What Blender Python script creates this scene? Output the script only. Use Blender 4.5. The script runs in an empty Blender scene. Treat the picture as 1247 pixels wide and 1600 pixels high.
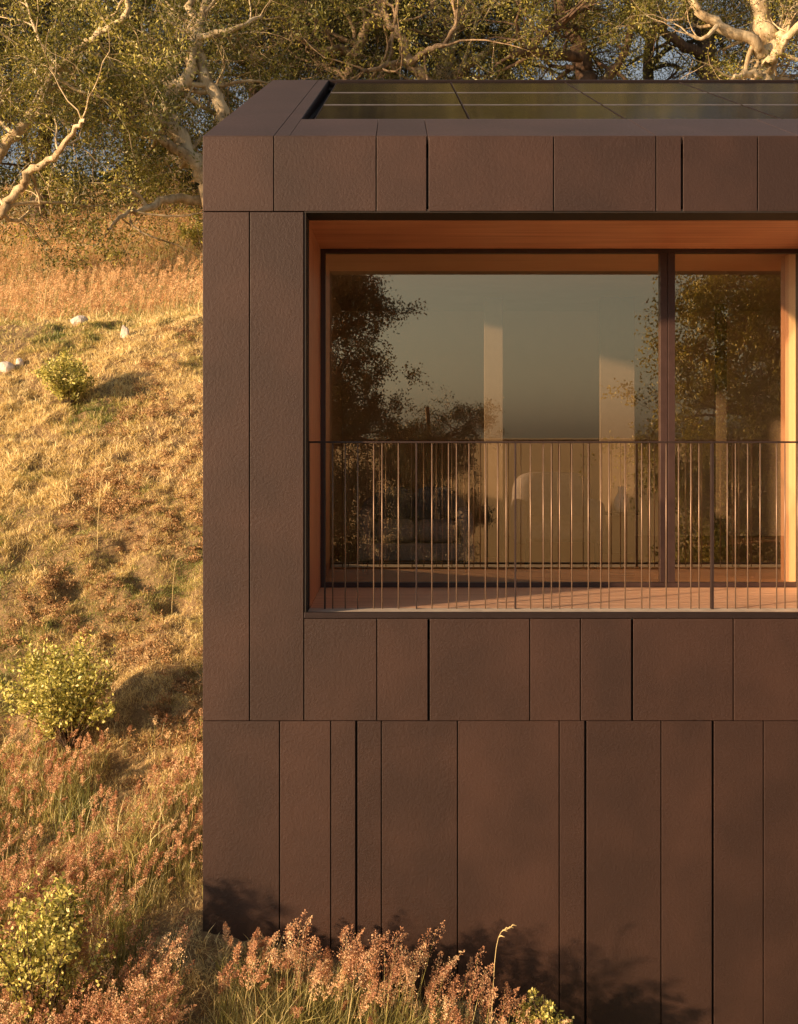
import bpy, math, random
import numpy as np
from mathutils import Vector

sc = bpy.context.scene
COL = sc.collection
R = math.radians

# ------------------------------------------------------------------ camera
F, DIST, CZ = 1800.0, 6.923, 3.0          # focal length in photo pixels, distance to the facade, eye height
cam = bpy.data.cameras.new('camera')
cam_o = bpy.data.objects.new('camera', cam)
COL.objects.link(cam_o)
cam_o.location = (0, -DIST, CZ)
cam_o.rotation_euler = (R(90), 0, 0)
cam.sensor_fit = 'HORIZONTAL'
cam.sensor_width = 36
cam.lens = 36 * F / 1247
cam.shift_x = 0.0012
cam.shift_y = -122 / 1247
cam.clip_start = 0.05
cam.clip_end = 30000
sc.camera = cam_o

# ------------------------------------------------------------------ light
SUN_AZ, SUN_EL = R(32), R(12)              # angle off the facade plane, height
sdir = Vector((-math.cos(SUN_AZ) * math.cos(SUN_EL), -math.sin(SUN_AZ) * math.cos(SUN_EL), math.sin(SUN_EL)))
world = bpy.data.worlds.new('World')
sc.world = world
world.use_nodes = True
nt = world.node_tree
bg = nt.nodes['Background']
sky = nt.nodes.new('ShaderNodeTexSky')
sky.sky_type = 'NISHITA'
sky.sun_disc = False
sky.sun_elevation = SUN_EL
sky.sun_rotation = math.atan2(sdir.x, sdir.y)
sky.altitude = 200
sky.air_density = 1.0
sky.dust_density = 2.4
sky.ozone_density = 1.0
hs = nt.nodes.new('ShaderNodeHueSaturation')              # thin high haze: a paler sky
hs.inputs['Saturation'].default_value = 0.4
nt.links.new(sky.outputs[0], hs.inputs['Color'])
nt.links.new(hs.outputs[0], bg.inputs[0])
bg.inputs[1].default_value = 0.062
sl = bpy.data.lights.new('sun', 'SUN')
sl.energy = 5.0
sl.angle = R(1.8)
sl.color = (1.0, 0.63, 0.34)
so = bpy.data.objects.new('sun', sl)
so.rotation_euler = sdir.to_track_quat('Z', 'Y').to_euler()
COL.objects.link(so)
sc.view_settings.view_transform = 'Standard'
sc.view_settings.look = 'None'
sc.view_settings.gamma = 1
sc.view_settings.use_curve_mapping = False
sc.view_settings.exposure = 1.0
sc.cycles.max_bounces = 8
sc.cycles.transparent_max_bounces = 16
sc.cycles.use_denoising = True


# ------------------------------------------------------------------ helpers
def PX(x, Y=0.0):
    return (x - 622) / F * (Y + DIST)


def PZ(y, Y=0.0):
    return CZ - (y - 678) / F * (Y + DIST)


def P(x, y, Y):
    return np.array((PX(x, Y), Y, PZ(y, Y)))


ORG = {}


def tag(o, label=None, cat=None, group=None, kind=None):
    if label: o['label'] = label
    if cat: o['category'] = cat
    if group: o['group'] = group
    if kind: o['kind'] = kind
    return o


def empty(name, loc, label=None, cat=None, group=None):
    o = bpy.data.objects.new(name, None)
    o.empty_display_size = 0.2
    o.location = loc
    COL.objects.link(o)
    ORG[o] = np.array(loc, float)
    return tag(o, label, cat, group)


def mesh_np(name, V, T, mat, parent=None, tint=None, smooth=False, origin=None):
    """triangles or quads in world coordinates -> one mesh object"""
    V = np.asarray(V, np.float32)
    T = np.asarray(T, np.int32)
    org = ORG[parent] if parent is not None else (np.array(origin, float) if origin is not None else np.zeros(3))
    me = bpy.data.meshes.new(name)
    n, k = T.shape
    me.vertices.add(len(V))
    me.vertices.foreach_set('co', (V - org.astype(np.float32)).ravel())
    me.loops.add(n * k)
    me.loops.foreach_set('vertex_index', T.ravel())
    me.polygons.add(n)
    me.polygons.foreach_set('loop_start', np.arange(0, n * k, k, dtype=np.int32))
    me.polygons.foreach_set('loop_total', np.full(n, k, np.int32))
    if smooth:
        me.polygons.foreach_set('use_smooth', np.ones(n, bool))
    if tint is not None:
        a = me.attributes.new('tint', 'FLOAT', 'POINT')
        a.data.foreach_set('value', np.asarray(tint, np.float32))
    me.update(calc_edges=True)
    me.materials.append(mat)
    o = bpy.data.objects.new(name, me)
    COL.objects.link(o)
    if parent is not None:
        o.parent = parent
        ORG[o] = org
    else:
        o.location = org
        ORG[o] = org
    return o


class MB:
    """collects boxes, prisms and bars; build() links them as one mesh"""

    def __init__(s):
        s.v, s.f = [], []

    def poly(s, vs, fs):
        b = len(s.v)
        s.v += [tuple(map(float, v)) for v in vs]
        s.f += [tuple(i + b for i in f) for f in fs]
        return s

    def box(s, x0, x1, y0, y1, z0, z1):
        return s.poly([(x0, y0, z0), (x1, y0, z0), (x1, y1, z0), (x0, y1, z0),
                       (x0, y0, z1), (x1, y0, z1), (x1, y1, z1), (x0, y1, z1)],
                      [(0, 3, 2, 1), (4, 5, 6, 7), (0, 1, 5, 4), (1, 2, 6, 5), (2, 3, 7, 6), (3, 0, 4, 7)])

    def prism_x(s, prof, x0, x1):
        n = len(prof)
        return s.poly([(x0, y, z) for y, z in prof] + [(x1, y, z) for y, z in prof],
                      [tuple(range(n)), tuple(range(2 * n - 1, n - 1, -1))] +
                      [(i, i + n, (i + 1) % n + n, (i + 1) % n) for i in range(n)])

    def cyl(s, p0, p1, r, n=10, r1=None):
        p0, p1 = Vector(p0), Vector(p1)
        a = (p1 - p0).normalized()
        u = a.orthogonal().normalized()
        w = a.cross(u)
        r1 = r if r1 is None else r1
        vs = [p0 + (u * math.cos(2 * math.pi * i / n) + w * math.sin(2 * math.pi * i / n)) * r for i in range(n)]
        vs += [p1 + (u * math.cos(2 * math.pi * i / n) + w * math.sin(2 * math.pi * i / n)) * r1 for i in range(n)]
        return s.poly(vs, [(i, (i + 1) % n, (i + 1) % n + n, i + n) for i in range(n)] +
                      [tuple(range(n - 1, -1, -1)), tuple(range(n, 2 * n))])

    def build(s, name, mat, parent=None, bevel=0, seg=2, smooth=False, sub=0, origin=None):
        org = ORG[parent] if parent is not None else (np.array(origin, float) if origin is not None else np.zeros(3))
        me = bpy.data.meshes.new(name)
        me.from_pydata([(v[0] - org[0], v[1] - org[1], v[2] - org[2]) for v in s.v], [], s.f)
        me.materials.append(mat)
        if smooth:
            for p in me.polygons: p.use_smooth = True
        me.update()
        o = bpy.data.objects.new(name, me)
        COL.objects.link(o)
        if parent is not None:
            o.parent = parent
        else:
            o.location = org
        ORG[o] = org
        if bevel:
            m = o.modifiers.new('bevel', 'BEVEL')
            m.width = bevel
            m.segments = seg
            m.limit_method = 'ANGLE'
        if sub:
            m = o.modifiers.new('sub', 'SUBSURF')
            m.levels = m.render_levels = sub
        return o


def hash2(i, j, seed):
    n = (i.astype(np.int64) * 374761393 + j.astype(np.int64) * 668265263 + seed * 974711) & 0x7fffffff
    n = ((n ^ (n >> 13)) * 1274126177) & 0x7fffffff
    return ((n ^ (n >> 16)) & 0xffff) / 65535.0


def vnoise(x, y, seed=0):
    xi, yi = np.floor(x), np.floor(y)
    u, v = x - xi, y - yi
    u, v = u * u * (3 - 2 * u), v * v * (3 - 2 * v)
    a, b = hash2(xi, yi, seed), hash2(xi + 1, yi, seed)
    c, d = hash2(xi, yi + 1, seed), hash2(xi + 1, yi + 1, seed)
    return (a + (b - a) * u) * (1 - v) + (c + (d - c) * u) * v


def fbm(x, y, seed=0, oct=3):
    s, a, t = 0, 1.0, 0
    for k in range(oct):
        s = s + a * vnoise(x * 2 ** k + 17.3 * k, y * 2 ** k - 9.1 * k, seed + k)
        t += a
        a *= 0.5
    return s / t                                         # 0..1


# ------------------------------------------------------------------ materials
def new_mat(name):
    m = bpy.data.materials.new(name)
    m.use_nodes = True
    n = m.node_tree
    return m, n, n.nodes['Principled BSDF'], n.nodes.new, n.links.new


def ramp(N, stops):
    r = N('ShaderNodeValToRGB')
    e = r.color_ramp.elements
    while len(e) < len(stops): e.new(0.5)
    for k, (p, c) in enumerate(stops):
        e[k].position = p
        e[k].color = (*c, 1)
    return r


def mat_clad(name, c0, c1, rough=0.55, bump=0.35, spec=0.5, streak=True):
    m, n, b, N, L = new_mat(name)
    tc = N('ShaderNodeTexCoord')
    n1 = N('ShaderNodeTexNoise'); n1.inputs['Scale'].default_value = 2.1; n1.inputs['Detail'].default_value = 4
    L(tc.outputs['Object'], n1.inputs['Vector'])
    n2 = N('ShaderNodeTexNoise'); n2.inputs['Scale'].default_value = 58; n2.inputs['Detail'].default_value = 6; n2.inputs['Roughness'].default_value = 0.65
    n2.inputs['Distortion'].default_value = 0.3
    L(tc.outputs['Object'], n2.inputs['Vector'])
    n3 = N('ShaderNodeTexNoise'); n3.inputs['Scale'].default_value = 140; n3.inputs['Detail'].default_value = 4
    L(tc.outputs['Object'], n3.inputs['Vector'])
    oi = N('ShaderNodeObjectInfo')
    mx = N('ShaderNodeMath'); mx.operation = 'MULTIPLY_ADD'; mx.inputs[1].default_value = 0.22; mx.inputs[2].default_value = -0.11
    L(oi.outputs['Random'], mx.inputs[0])
    ad = N('ShaderNodeMath'); ad.operation = 'ADD'
    L(n1.outputs['Fac'], ad.inputs[0]); L(mx.outputs[0], ad.inputs[1])
    ad2 = N('ShaderNodeMath'); ad2.operation = 'MULTIPLY_ADD'; ad2.inputs[1].default_value = 0.10
    L(n2.outputs['Fac'], ad2.inputs[0]); L(ad.outputs[0], ad2.inputs[2])
    r = ramp(N, [(0.40, c0), (0.78, c1)])
    L(ad2.outputs[0], r.inputs['Fac'])
    L(r.outputs[0], b.inputs['Base Color'])
    rr = N('ShaderNodeMapRange'); rr.inputs['To Min'].default_value = rough - 0.1; rr.inputs['To Max'].default_value = rough + 0.12
    L(n2.outputs['Fac'], rr.inputs['Value']); L(rr.outputs[0], b.inputs['Roughness'])
    b.inputs['Specular IOR Level'].default_value = spec
    mm = N('ShaderNodeMath'); mm.operation = 'MULTIPLY_ADD'; mm.inputs[1].default_value = 0.25
    L(n3.outputs['Fac'], mm.inputs[0]); L(n2.outputs['Fac'], mm.inputs[2])
    bp = N('ShaderNodeBump'); bp.inputs['Strength'].default_value = bump; bp.inputs['Distance'].default_value = 0.012
    L(mm.outputs[0], bp.inputs['Height']); L(bp.outputs[0], b.inputs['Normal'])
    return m


def mat_wood(name, c0, c1, axis, rough=0.45, boards=None):
    m, n, b, N, L = new_mat(name)
    tc = N('ShaderNodeTexCoord')
    mp = N('ShaderNodeMapping')
    s = [30, 30, 30]; s[axis] = 0.9
    mp.inputs['Scale'].default_value = s
    L(tc.outputs['Object'], mp.inputs['Vector'])
    n1 = N('ShaderNodeTexNoise'); n1.inputs['Scale'].default_value = 1.0; n1.inputs['Detail'].default_value = 6; n1.inputs['Distortion'].default_value = 0.4
    L(mp.outputs[0], n1.inputs['Vector'])
    oi = N('ShaderNodeObjectInfo')
    n2 = N('ShaderNodeTexNoise'); n2.inputs['Scale'].default_value = 2.0
    L(tc.outputs['Object'], n2.inputs['Vector'])
    a = N('ShaderNodeMath'); a.operation = 'MULTIPLY_ADD'; a.inputs[1].default_value = 0.4
    L(n2.outputs['Fac'], a.inputs[0]); L(n1.outputs['Fac'], a.inputs[2])
    r = ramp(N, [(0.45, c0), (0.95, c1)])
    L(a.outputs[0], r.inputs['Fac'])
    L(r.outputs[0], b.inputs['Base Color'])
    b.inputs['Roughness'].default_value = rough
    bp = N('ShaderNodeBump'); bp.inputs['Strength'].default_value = 0.15; bp.inputs['Distance'].default_value = 0.004
    L(n1.outputs['Fac'], bp.inputs['Height']); L(bp.outputs[0], b.inputs['Normal'])
    return m


def mat_plain(name, c, rough=0.5, metal=0.0, var=0.15, scale=12, spec=0.5, bump=0.0):
    m, n, b, N, L = new_mat(name)
    tc = N('ShaderNodeTexCoord')
    n1 = N('ShaderNodeTexNoise'); n1.inputs['Scale'].default_value = scale; n1.inputs['Detail'].default_value = 5
    L(tc.outputs['Object'], n1.inputs['Vector'])
    r = ramp(N, [(0.3, tuple(x * (1 - var) for x in c)), (0.7, tuple(min(1, x * (1 + var)) for x in c))])
    L(n1.outputs['Fac'], r.inputs['Fac']); L(r.outputs[0], b.inputs['Base Color'])
    b.inputs['Roughness'].default_value = rough
    b.inputs['Metallic'].default_value = metal
    b.inputs['Specular IOR Level'].default_value = spec
    if bump:
        bp = N('ShaderNodeBump'); bp.inputs['Strength'].default_value = bump; bp.inputs['Distance'].default_value = 0.02
        L(n1.outputs['Fac'], bp.inputs['Height']); L(bp.outputs[0], b.inputs['Normal'])
    return m


def mat_leaf(name, stops, trans=0.22, gloss=0.05, rough=0.5):
    """leaf or blade: colour from the per-leaf 'tint' attribute, thin translucent sheet"""
    m = bpy.data.materials.new(name)
    m.use_nodes = True
    n = m.node_tree
    n.nodes.clear()
    N, L = n.nodes.new, n.links.new
    out = N('ShaderNodeOutputMaterial')
    at = N('ShaderNodeAttribute'); at.attribute_name = 'tint'
    r = ramp(N, stops)
    L(at.outputs['Fac'], r.inputs['Fac'])
    d = N('ShaderNodeBsdfDiffuse'); t = N('ShaderNodeBsdfTranslucent'); g = N('ShaderNodeBsdfGlossy')
    g.inputs['Roughness'].default_value = rough
    L(r.outputs[0], d.inputs[0]); L(r.outputs[0], t.inputs[0])
    m1 = N('ShaderNodeMixShader'); m1.inputs[0].default_value = trans
    L(d.outputs[0], m1.inputs[1]); L(t.outputs[0], m1.inputs[2])
    m2 = N('ShaderNodeMixShader'); m2.inputs[0].default_value = gloss
    L(m1.outputs[0], m2.inputs[1]); L(g.outputs[0], m2.inputs[2])
    L(m2.outputs[0], out.inputs[0])
    return m


def mat_bark(name, c0, c1, scale=3.0):
    m, n, b, N, L = new_mat(name)
    tc = N('ShaderNodeTexCoord')
    mp = N('ShaderNodeMapping'); mp.inputs['Scale'].default_value = (1, 1, 0.35)
    L(tc.outputs['Object'], mp.inputs['Vector'])
    n1 = N('ShaderNodeTexNoise'); n1.inputs['Scale'].default_value = scale; n1.inputs['Detail'].default_value = 8; n1.inputs['Roughness'].default_value = 0.7
    L(mp.outputs[0], n1.inputs['Vector'])
    r = ramp(N, [(0.38, c0), (0.60, c1)])
    L(n1.outputs['Fac'], r.inputs['Fac']); L(r.outputs[0], b.inputs['Base Color'])
    b.inputs['Roughness'].default_value = 0.85
    bp = N('ShaderNodeBump'); bp.inputs['Strength'].default_value = 0.8; bp.inputs['Distance'].default_value = 0.06
    L(n1.outputs['Fac'], bp.inputs['Height']); L(bp.outputs[0], b.inputs['Normal'])
    return m


def mat_glass(name='tinted glass', base=0.22):
    m = bpy.data.materials.new(name)
    m.use_nodes = True
    n = m.node_tree
    n.nodes.clear()
    N, L = n.nodes.new, n.links.new
    out = N('ShaderNodeOutputMaterial')
    t = N('ShaderNodeBsdfTransparent'); t.inputs[0].default_value = (0.97, 0.93, 0.88, 1)
    g = N('ShaderNodeBsdfGlossy'); g.inputs['Roughness'].default_value = 0.0
    g.inputs[0].default_value = (0.97, 0.81, 0.54, 1)
    fr = N('ShaderNodeFresnel'); fr.inputs[0].default_value = 2.6
    mr = N('ShaderNodeMath'); mr.operation = 'MULTIPLY_ADD'; mr.inputs[1].default_value = 0.8; mr.inputs[2].default_value = base; mr.use_clamp = True
    L(fr.outputs[0], mr.inputs[0])
    ge = N('ShaderNodeNewGeometry')                      # one coated face per pane: the far face only lets light out
    inv = N('ShaderNodeMath'); inv.operation = 'SUBTRACT'; inv.inputs[0].default_value = 1
    L(ge.outputs['Backfacing'], inv.inputs[1])
    mu = N('ShaderNodeMath'); mu.operation = 'MULTIPLY'
    L(inv.outputs[0], mu.inputs[0]); L(mr.outputs[0], mu.inputs[1])
    mx = N('ShaderNodeMixShader')
    L(mu.outputs[0], mx.inputs[0]); L(t.outputs[0], mx.inputs[1]); L(g.outputs[0], mx.inputs[2])
    L(mx.outputs[0], out.inputs[0])
    return m


M = {}
M['clad'] = mat_clad('bronze brown cladding', (0.0250, 0.0122, 0.0092), (0.0430, 0.0210, 0.0152), bump=0.26)
M['roof'] = mat_clad('bronze roof sheet', (0.045, 0.030, 0.028), (0.062, 0.040, 0.037), rough=0.45, bump=0.15, spec=0.5)
M['dark'] = mat_plain('dark steel', (0.022, 0.014, 0.014), 0.5, 0.3)
M['core'] = mat_plain('black backing', (0.012, 0.009, 0.008), 0.8)
M['frame'] = mat_plain('bronze anodised frame', (0.060, 0.036, 0.032), 0.42, 0.3)
M['bar'] = mat_plain('bronze railing steel', (0.20, 0.14, 0.10), 0.42, 0.4)
M['rail'] = mat_plain('dark railing steel', (0.035, 0.022, 0.020), 0.45, 0.3)
M['alu'] = mat_plain('pale aluminium', (0.52, 0.47, 0.40), 0.5, 0.0)
M['woodx'] = mat_wood('red brown timber lining', (0.40, 0.165, 0.088), (0.68, 0.33, 0.185), 0)
M['woodz'] = mat_wood('red brown timber upright', (0.34, 0.15, 0.085), (0.54, 0.26, 0.150), 2)
M['deck'] = mat_wood('timber deck board', (0.46, 0.29, 0.19), (0.72, 0.48, 0.33), 0, rough=0.5)
M['glass'] = mat_glass()
M['clear'] = mat_glass('clear glass', -0.1)
M['pale'] = mat_wood('sun brightened pale timber', (0.74, 0.56, 0.36), (0.88, 0.72, 0.50), 2)  # lightened so the colour carries the sunlit glow of the jamb
M['wall_in'] = mat_plain('warm plaster', (0.55, 0.46, 0.36), 0.9, var=0.05, scale=3)
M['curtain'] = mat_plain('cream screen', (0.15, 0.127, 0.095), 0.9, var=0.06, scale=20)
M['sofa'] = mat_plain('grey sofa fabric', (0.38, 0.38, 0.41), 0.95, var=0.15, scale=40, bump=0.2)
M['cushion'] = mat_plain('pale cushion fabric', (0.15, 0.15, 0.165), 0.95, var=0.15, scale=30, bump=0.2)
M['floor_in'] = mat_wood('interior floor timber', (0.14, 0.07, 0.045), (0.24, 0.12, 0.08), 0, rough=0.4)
M['cell'] = mat_plain('solar cell glass', (0.008, 0.007, 0.008), 0.12, 0.0, var=0.3, scale=4, spec=0.04)
M['cell'].node_tree.nodes['Principled BSDF'].inputs['Specular Tint'].default_value = (1.0, 0.78, 0.62, 1)
M['cellframe'] = mat_plain('solar frame aluminium', (0.22, 0.215, 0.235), 0.4, 0.6)
M['rock'] = mat_plain('pale quartz rock', (0.62, 0.56, 0.50), 0.9, var=0.22, scale=9, bump=0.8)

# ------------------------------------------------------------------ ground
_py = [-9000, -900, -300, -120, -60, -25, -12, -5, -1, 0, 1.6, 7, 10, 11, 13, 16, 22, 30, 38, 48, 60, 200, 900, 9000]
_pz = [-26, -25, -22, -18, -14, -8.2, -4.8, -2.2, -.48, 0, .78, 3.43, 4.80, 5.02, 5.05, 5.75, 7.9, 10.7, 13.0, 15.0, 15.5, 6, -20, -22]


def pchip(x):
    x = np.asarray(x, float)
    xs, ys = np.array(_py, float), np.array(_pz, float)
    d = np.diff(ys) / np.diff(xs)
    m = np.concatenate(([d[0]], (d[:-1] * np.diff(xs)[1:] + d[1:] * np.diff(xs)[:-1]) / (np.diff(xs)[1:] + np.diff(xs)[:-1]), [d[-1]]))
    for i in range(len(d)):
        if d[i] == 0: m[i] = m[i + 1] = 0
    i = np.clip(np.searchsorted(xs, x) - 1, 0, len(d) - 1)
    h = xs[i + 1] - xs[i]
    t = (x - xs[i]) / h
    t2, t3 = t * t, t * t * t
    return (2 * t3 - 3 * t2 + 1) * ys[i] + (t3 - 2 * t2 + t) * h * m[i] + (-2 * t3 + 3 * t2) * ys[i + 1] + (t3 - t2) * h * m[i + 1]


def terrain(x, y, cut=False):
    x = np.asarray(x, float); y = np.asarray(y, float)
    z = pchip(y)
    dl = np.clip(-1.17 - x, 0, 60)
    dr = np.clip(x + 1.17, 0, 14)
    z = z - dl * 0.085 * np.clip(1 - dl / 150, 0, 1) - dr * 0.27 * np.clip((14 - y) / 10, 0, 1)
    far = np.clip((np.hypot(x, y) - 40) / 200, 0, 1)
    z = z + (fbm(x * .55, y * .55, 3) - .5) * .35 * np.clip((np.hypot(x + 1.17, y) - .4) / 4, 0, 1)
    z = z + (fbm(x * 3.1, y * 3.1, 9, 3) - .5) * .20 * (1 - far)
    z = z + (fbm(x * 8.3, y * 8.3, 14, 2) - .5) * .085 * np.clip(1 - (np.hypot(x, y) - 12) / 10, 0, 1)
    z = z + (fbm(x * .012, y * .012, 5) - .95) * 6 * np.clip((np.hypot(x, y) - 80) / 500, 0, 1)
    if cut:
        inside = (x > -1.14) & (x < 7.3) & (y > 0.05) & (y < 7.7)
        z = np.where(inside, np.minimum(z, -1.0), z)
    return z


def axis(fine0, fine1, step, lo, hi, extra=()):
    a = list(np.arange(fine0, fine1, step))
    s, v = step, fine1
    while v < hi:
        a.append(v); s *= 1.13; v += s
    a.append(hi)
    s, v = step, fine0 - step
    while v > lo:
        a.append(v); s *= 1.13; v -= s
    a.append(lo)
    a += list(extra)
    return np.unique(np.round(np.array(a), 4))


gx = axis(-7, -0.9, 0.045, -8900, 8900, (-1.14, -1.139, 7.3, 7.31))
gy = axis(-1.8, 12.5, 0.06, -8900, 8900, (0.05, 0.051, 7.7, 7.71))
GX, GY = np.meshgrid(gx, gy)
GZ = terrain(GX, GY, True)
V = np.stack([GX.ravel(), GY.ravel(), GZ.ravel()], 1)
nx, ny = len(gx), len(gy)
ii, jj = np.meshgrid(np.arange(nx - 1), np.arange(ny - 1))
q = (jj * nx + ii).ravel()
Q = np.stack([q, q + 1, q + 1 + nx, q + nx], 1)


def mat_ground():
    m, n, b, N, L = new_mat('dry hillside soil')
    tc = N('ShaderNodeTexCoord')
    n1 = N('ShaderNodeTexNoise'); n1.inputs['Scale'].default_value = 0.7; n1.inputs['Detail'].default_value = 6
    n2 = N('ShaderNodeTexNoise'); n2.inputs['Scale'].default_value = 18; n2.inputs['Detail'].default_value = 8; n2.inputs['Roughness'].default_value = 0.7
    L(tc.outputs['Object'], n1.inputs['Vector']); L(tc.outputs['Object'], n2.inputs['Vector'])
    r1 = ramp(N, [(0.35, (0.26, 0.17, 0.08)), (0.65, (0.20, 0.15, 0.06))])
    r2 = ramp(N, [(0.3, (0.16, 0.095, 0.05)), (0.65, (0.50, 0.36, 0.18))])
    L(n1.outputs['Fac'], r1.inputs['Fac']); L(n2.outputs['Fac'], r2.inputs['Fac'])
    mx = N('ShaderNodeMix'); mx.data_type = 'RGBA'; mx.inputs[0].default_value = 0.6
    L(r1.outputs[0], mx.inputs[6]); L(r2.outputs[0], mx.inputs[7])
    L(mx.outputs[2], b.inputs['Base Color'])
    b.inputs['Roughness'].default_value = 0.95
    bp = N('ShaderNodeBump'); bp.inputs['Strength'].default_value = 1.0; bp.inputs['Distance'].default_value = 0.05
    L(n2.outputs['Fac'], bp.inputs['Height']); L(bp.outputs[0], b.inputs['Normal'])
    return m


M['ground'] = mat_ground()
tag(mesh_np('ground', V, Q, M['ground'], smooth=True), kind='structure')

# ------------------------------------------------------------------ house
house = empty('house', (2.5, 0, -1.2), 'dark brown panel clad house with sloping roof, cut into the dry hillside', 'house')
SL = 709 / F                                            # roof slope
YR = 0.558 * DIST                                       # ridge distance behind the facade
ZT = PZ(212)                                            # top of the facade
XL, XR, XE = PX(317), 7.0, PX(475)


def roofz(y): return ZT + SL * y


# backing walls of the house
w = MB()
YW0, YW1, ZW0, ZW1 = 1.42, 2.54, 2.80, 4.45               # added west opening, out of view, lets sun onto the screens
w.prism_x([(.027, ZW1), (7.5, ZW1), (7.5, roofz(YR) - .25), (YR, roofz(YR) - .14), (.027, roofz(.027) - .03)], XL + .012, -.62)
w.box(XL + .012, -.62, .027, 7.5, -2.6, ZW0)
w.box(XL + .012, -.62, .027, YW0, ZW0, ZW1)
w.box(XL + .012, -.62, YW1, 7.5, ZW0, ZW1)
w.box(-.62, XR - .01, .027, 7.5, -2.6, 1.76)
w.box(-.62, XR - .01, 5.6, 7.5, 1.76, 4.37)
w.prism_x([(.027, 4.37), (7.5, 4.37), (7.5, roofz(YR) - .25), (YR, roofz(YR) - .14), (.027, roofz(.027) - .14)], -.62, XR - .01)
w.box(XR - .3, XR - .01, .027, 5.6, 1.76, 4.37)
w.build('wall', M['core'], house)


def panels(xs, y_top, y_bot, thick, ztop=None, zbot=None):
    """vertical sheets between joints given in photo columns; 'thick' joints are wider"""
    z1 = PZ(y_top) if ztop is None else ztop
    z0 = PZ(y_bot) if zbot is None else zbot
    for a, b in zip(xs[:-1], xs[1:]):
        g0 = .0075 if a in thick else .0035
        g1 = .0075 if b in thick else .0035
        x0, x1 = PX(a), PX(b)
        proud = rnd.choice([0, 0, .002, .004])
        m = MB().box(x0 + (g0 if a != xs[0] or a > 320 else 0), x1 - g1, -proud, .024, z0 + .001, z1 - .0015)
        m.build('cladding_panel', M['clad'], house, bevel=.0018)


rnd = random.Random(4)
def ext(xs, wd):
    k = 0
    while xs[-1] < 2440:
        xs.append(xs[-1] + wd[k % len(wd)]); k += 1
    xs[-1] = 622 + XR * 260
    return xs


WD = [118, 80, 40, 158, 120, 80]
TH = {668, 1066, 670, 988, 557, 915, 1114}
panels(ext([317, 428, 588, 668, 865, 1025, 1066, 1184], WD), 212.6, 330, TH)
panels([317, 390, 475], 331, 1126, TH)
panels(ext([475, 589, 670, 828, 907, 988, 1146], WD), 966.5, 1126, TH)
panels(ext([317, 437, 517, 557, 596, 715, 874, 915, 1033, 1114, 1193], WD), 1126.3, 0, TH, zbot=-2.6)

# side cladding on the west flank, seen only from another position
m = MB().prism_x([(.026, ZW1), (7.5, ZW1), (7.5, roofz(YR) - .26), (YR, roofz(YR) - .03), (0.026, roofz(0) - .03)], XL + .0005, XL + .010)
m.box(XL + .0005, XL + .010, .026, 7.5, -2.6, ZW0)
m.box(XL + .0005, XL + .010, .026, YW0, ZW0, ZW1)
m.box(XL + .0005, XL + .010, YW1, 7.5, ZW0, ZW1)
m.build('side_cladding', M['clad'], house)


# roof sheets: a border round a recessed field of solar panels
def slab(name, x0, x1, y0, y1, t=.03, off=0.0, mat='roof', parent=None, bevel=.002):
    n = Vector((0, -SL, 1)).normalized()
    vs = []
    for o_ in (-t, 0):
        for x, y in ((x0, y0), (x1, y0), (x1, y1), (x0, y1)):
            p = Vector((x, y, roofz(y))) + n * (off + o_)
            vs.append(tuple(p))
    return MB().poly(vs, [(0, 3, 2, 1), (4, 5, 6, 7), (0, 1, 5, 4), (1, 2, 6, 5), (2, 3, 7, 6), (3, 0, 4, 7)]).build(
        name, M[mat], parent or house, bevel=bevel)


YS = 0.829
XS = PX(470.5, YS) + 0.0
j = PX(428)
slab('roof_sheet', XL, j - .002, 0.0, YR, t=.05)
slab('roof_sheet', j + .002, XS, 0.0, YR - .03, t=.05)
for a, b in ((XS, PX(588)), (PX(588), PX(668)), (PX(668), PX(1025)), (PX(1025), PX(1247)), (PX(1247), XR)):
    slab('roof_sheet', a + .002, b - .002, 0.0, YS, t=.05)
slab('ridge_cap', j + .002, XR, YR - .028, YR + .02, t=.05, off=.001, mat='dark')
slab('solar_tray', XS - .01, XR, YS - .01, YR - .035, t=.02, off=-.11, mat='core')
slab('tray_upstand', XS + .0005, XS + .004, YS, YR - .03, t=.09, off=-.004, mat='dark', bevel=0)
m = MB().prism_x([(YR + .02, roofz(YR) - .03), (7.5, roofz(YR) - .26), (7.5, roofz(YR) - .30), (YR + .02, roofz(YR) - .09)], XL, XR)
m.build('rear_roof', M['roof'], house)

cols = [PX(489, YS)] + [.487 + 1.064 * k for k in range(0, 7)]
rows = [.90, 1.83, 2.78, 3.81]
for a, b in zip(cols[:-1], cols[1:]):
    if a > 6.5: break
    b = min(b, XR - .05)
    for c, d in zip(rows[:-1], rows[1:]):
        fr = slab('solar_panel', a + .008, b - .008, c, c + .022, t=.035, off=-.010, mat='cellframe', bevel=.001)
        slab('cell_sheet', a + .008, b - .008, c + .023, d - .012, t=.03, off=-.014, mat='cell', parent=fr, bevel=.001)
        slab('side_frame', a + .002, a + .007, c, d - .012, t=.035, off=-.012, mat='dark', parent=fr, bevel=0)

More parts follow.
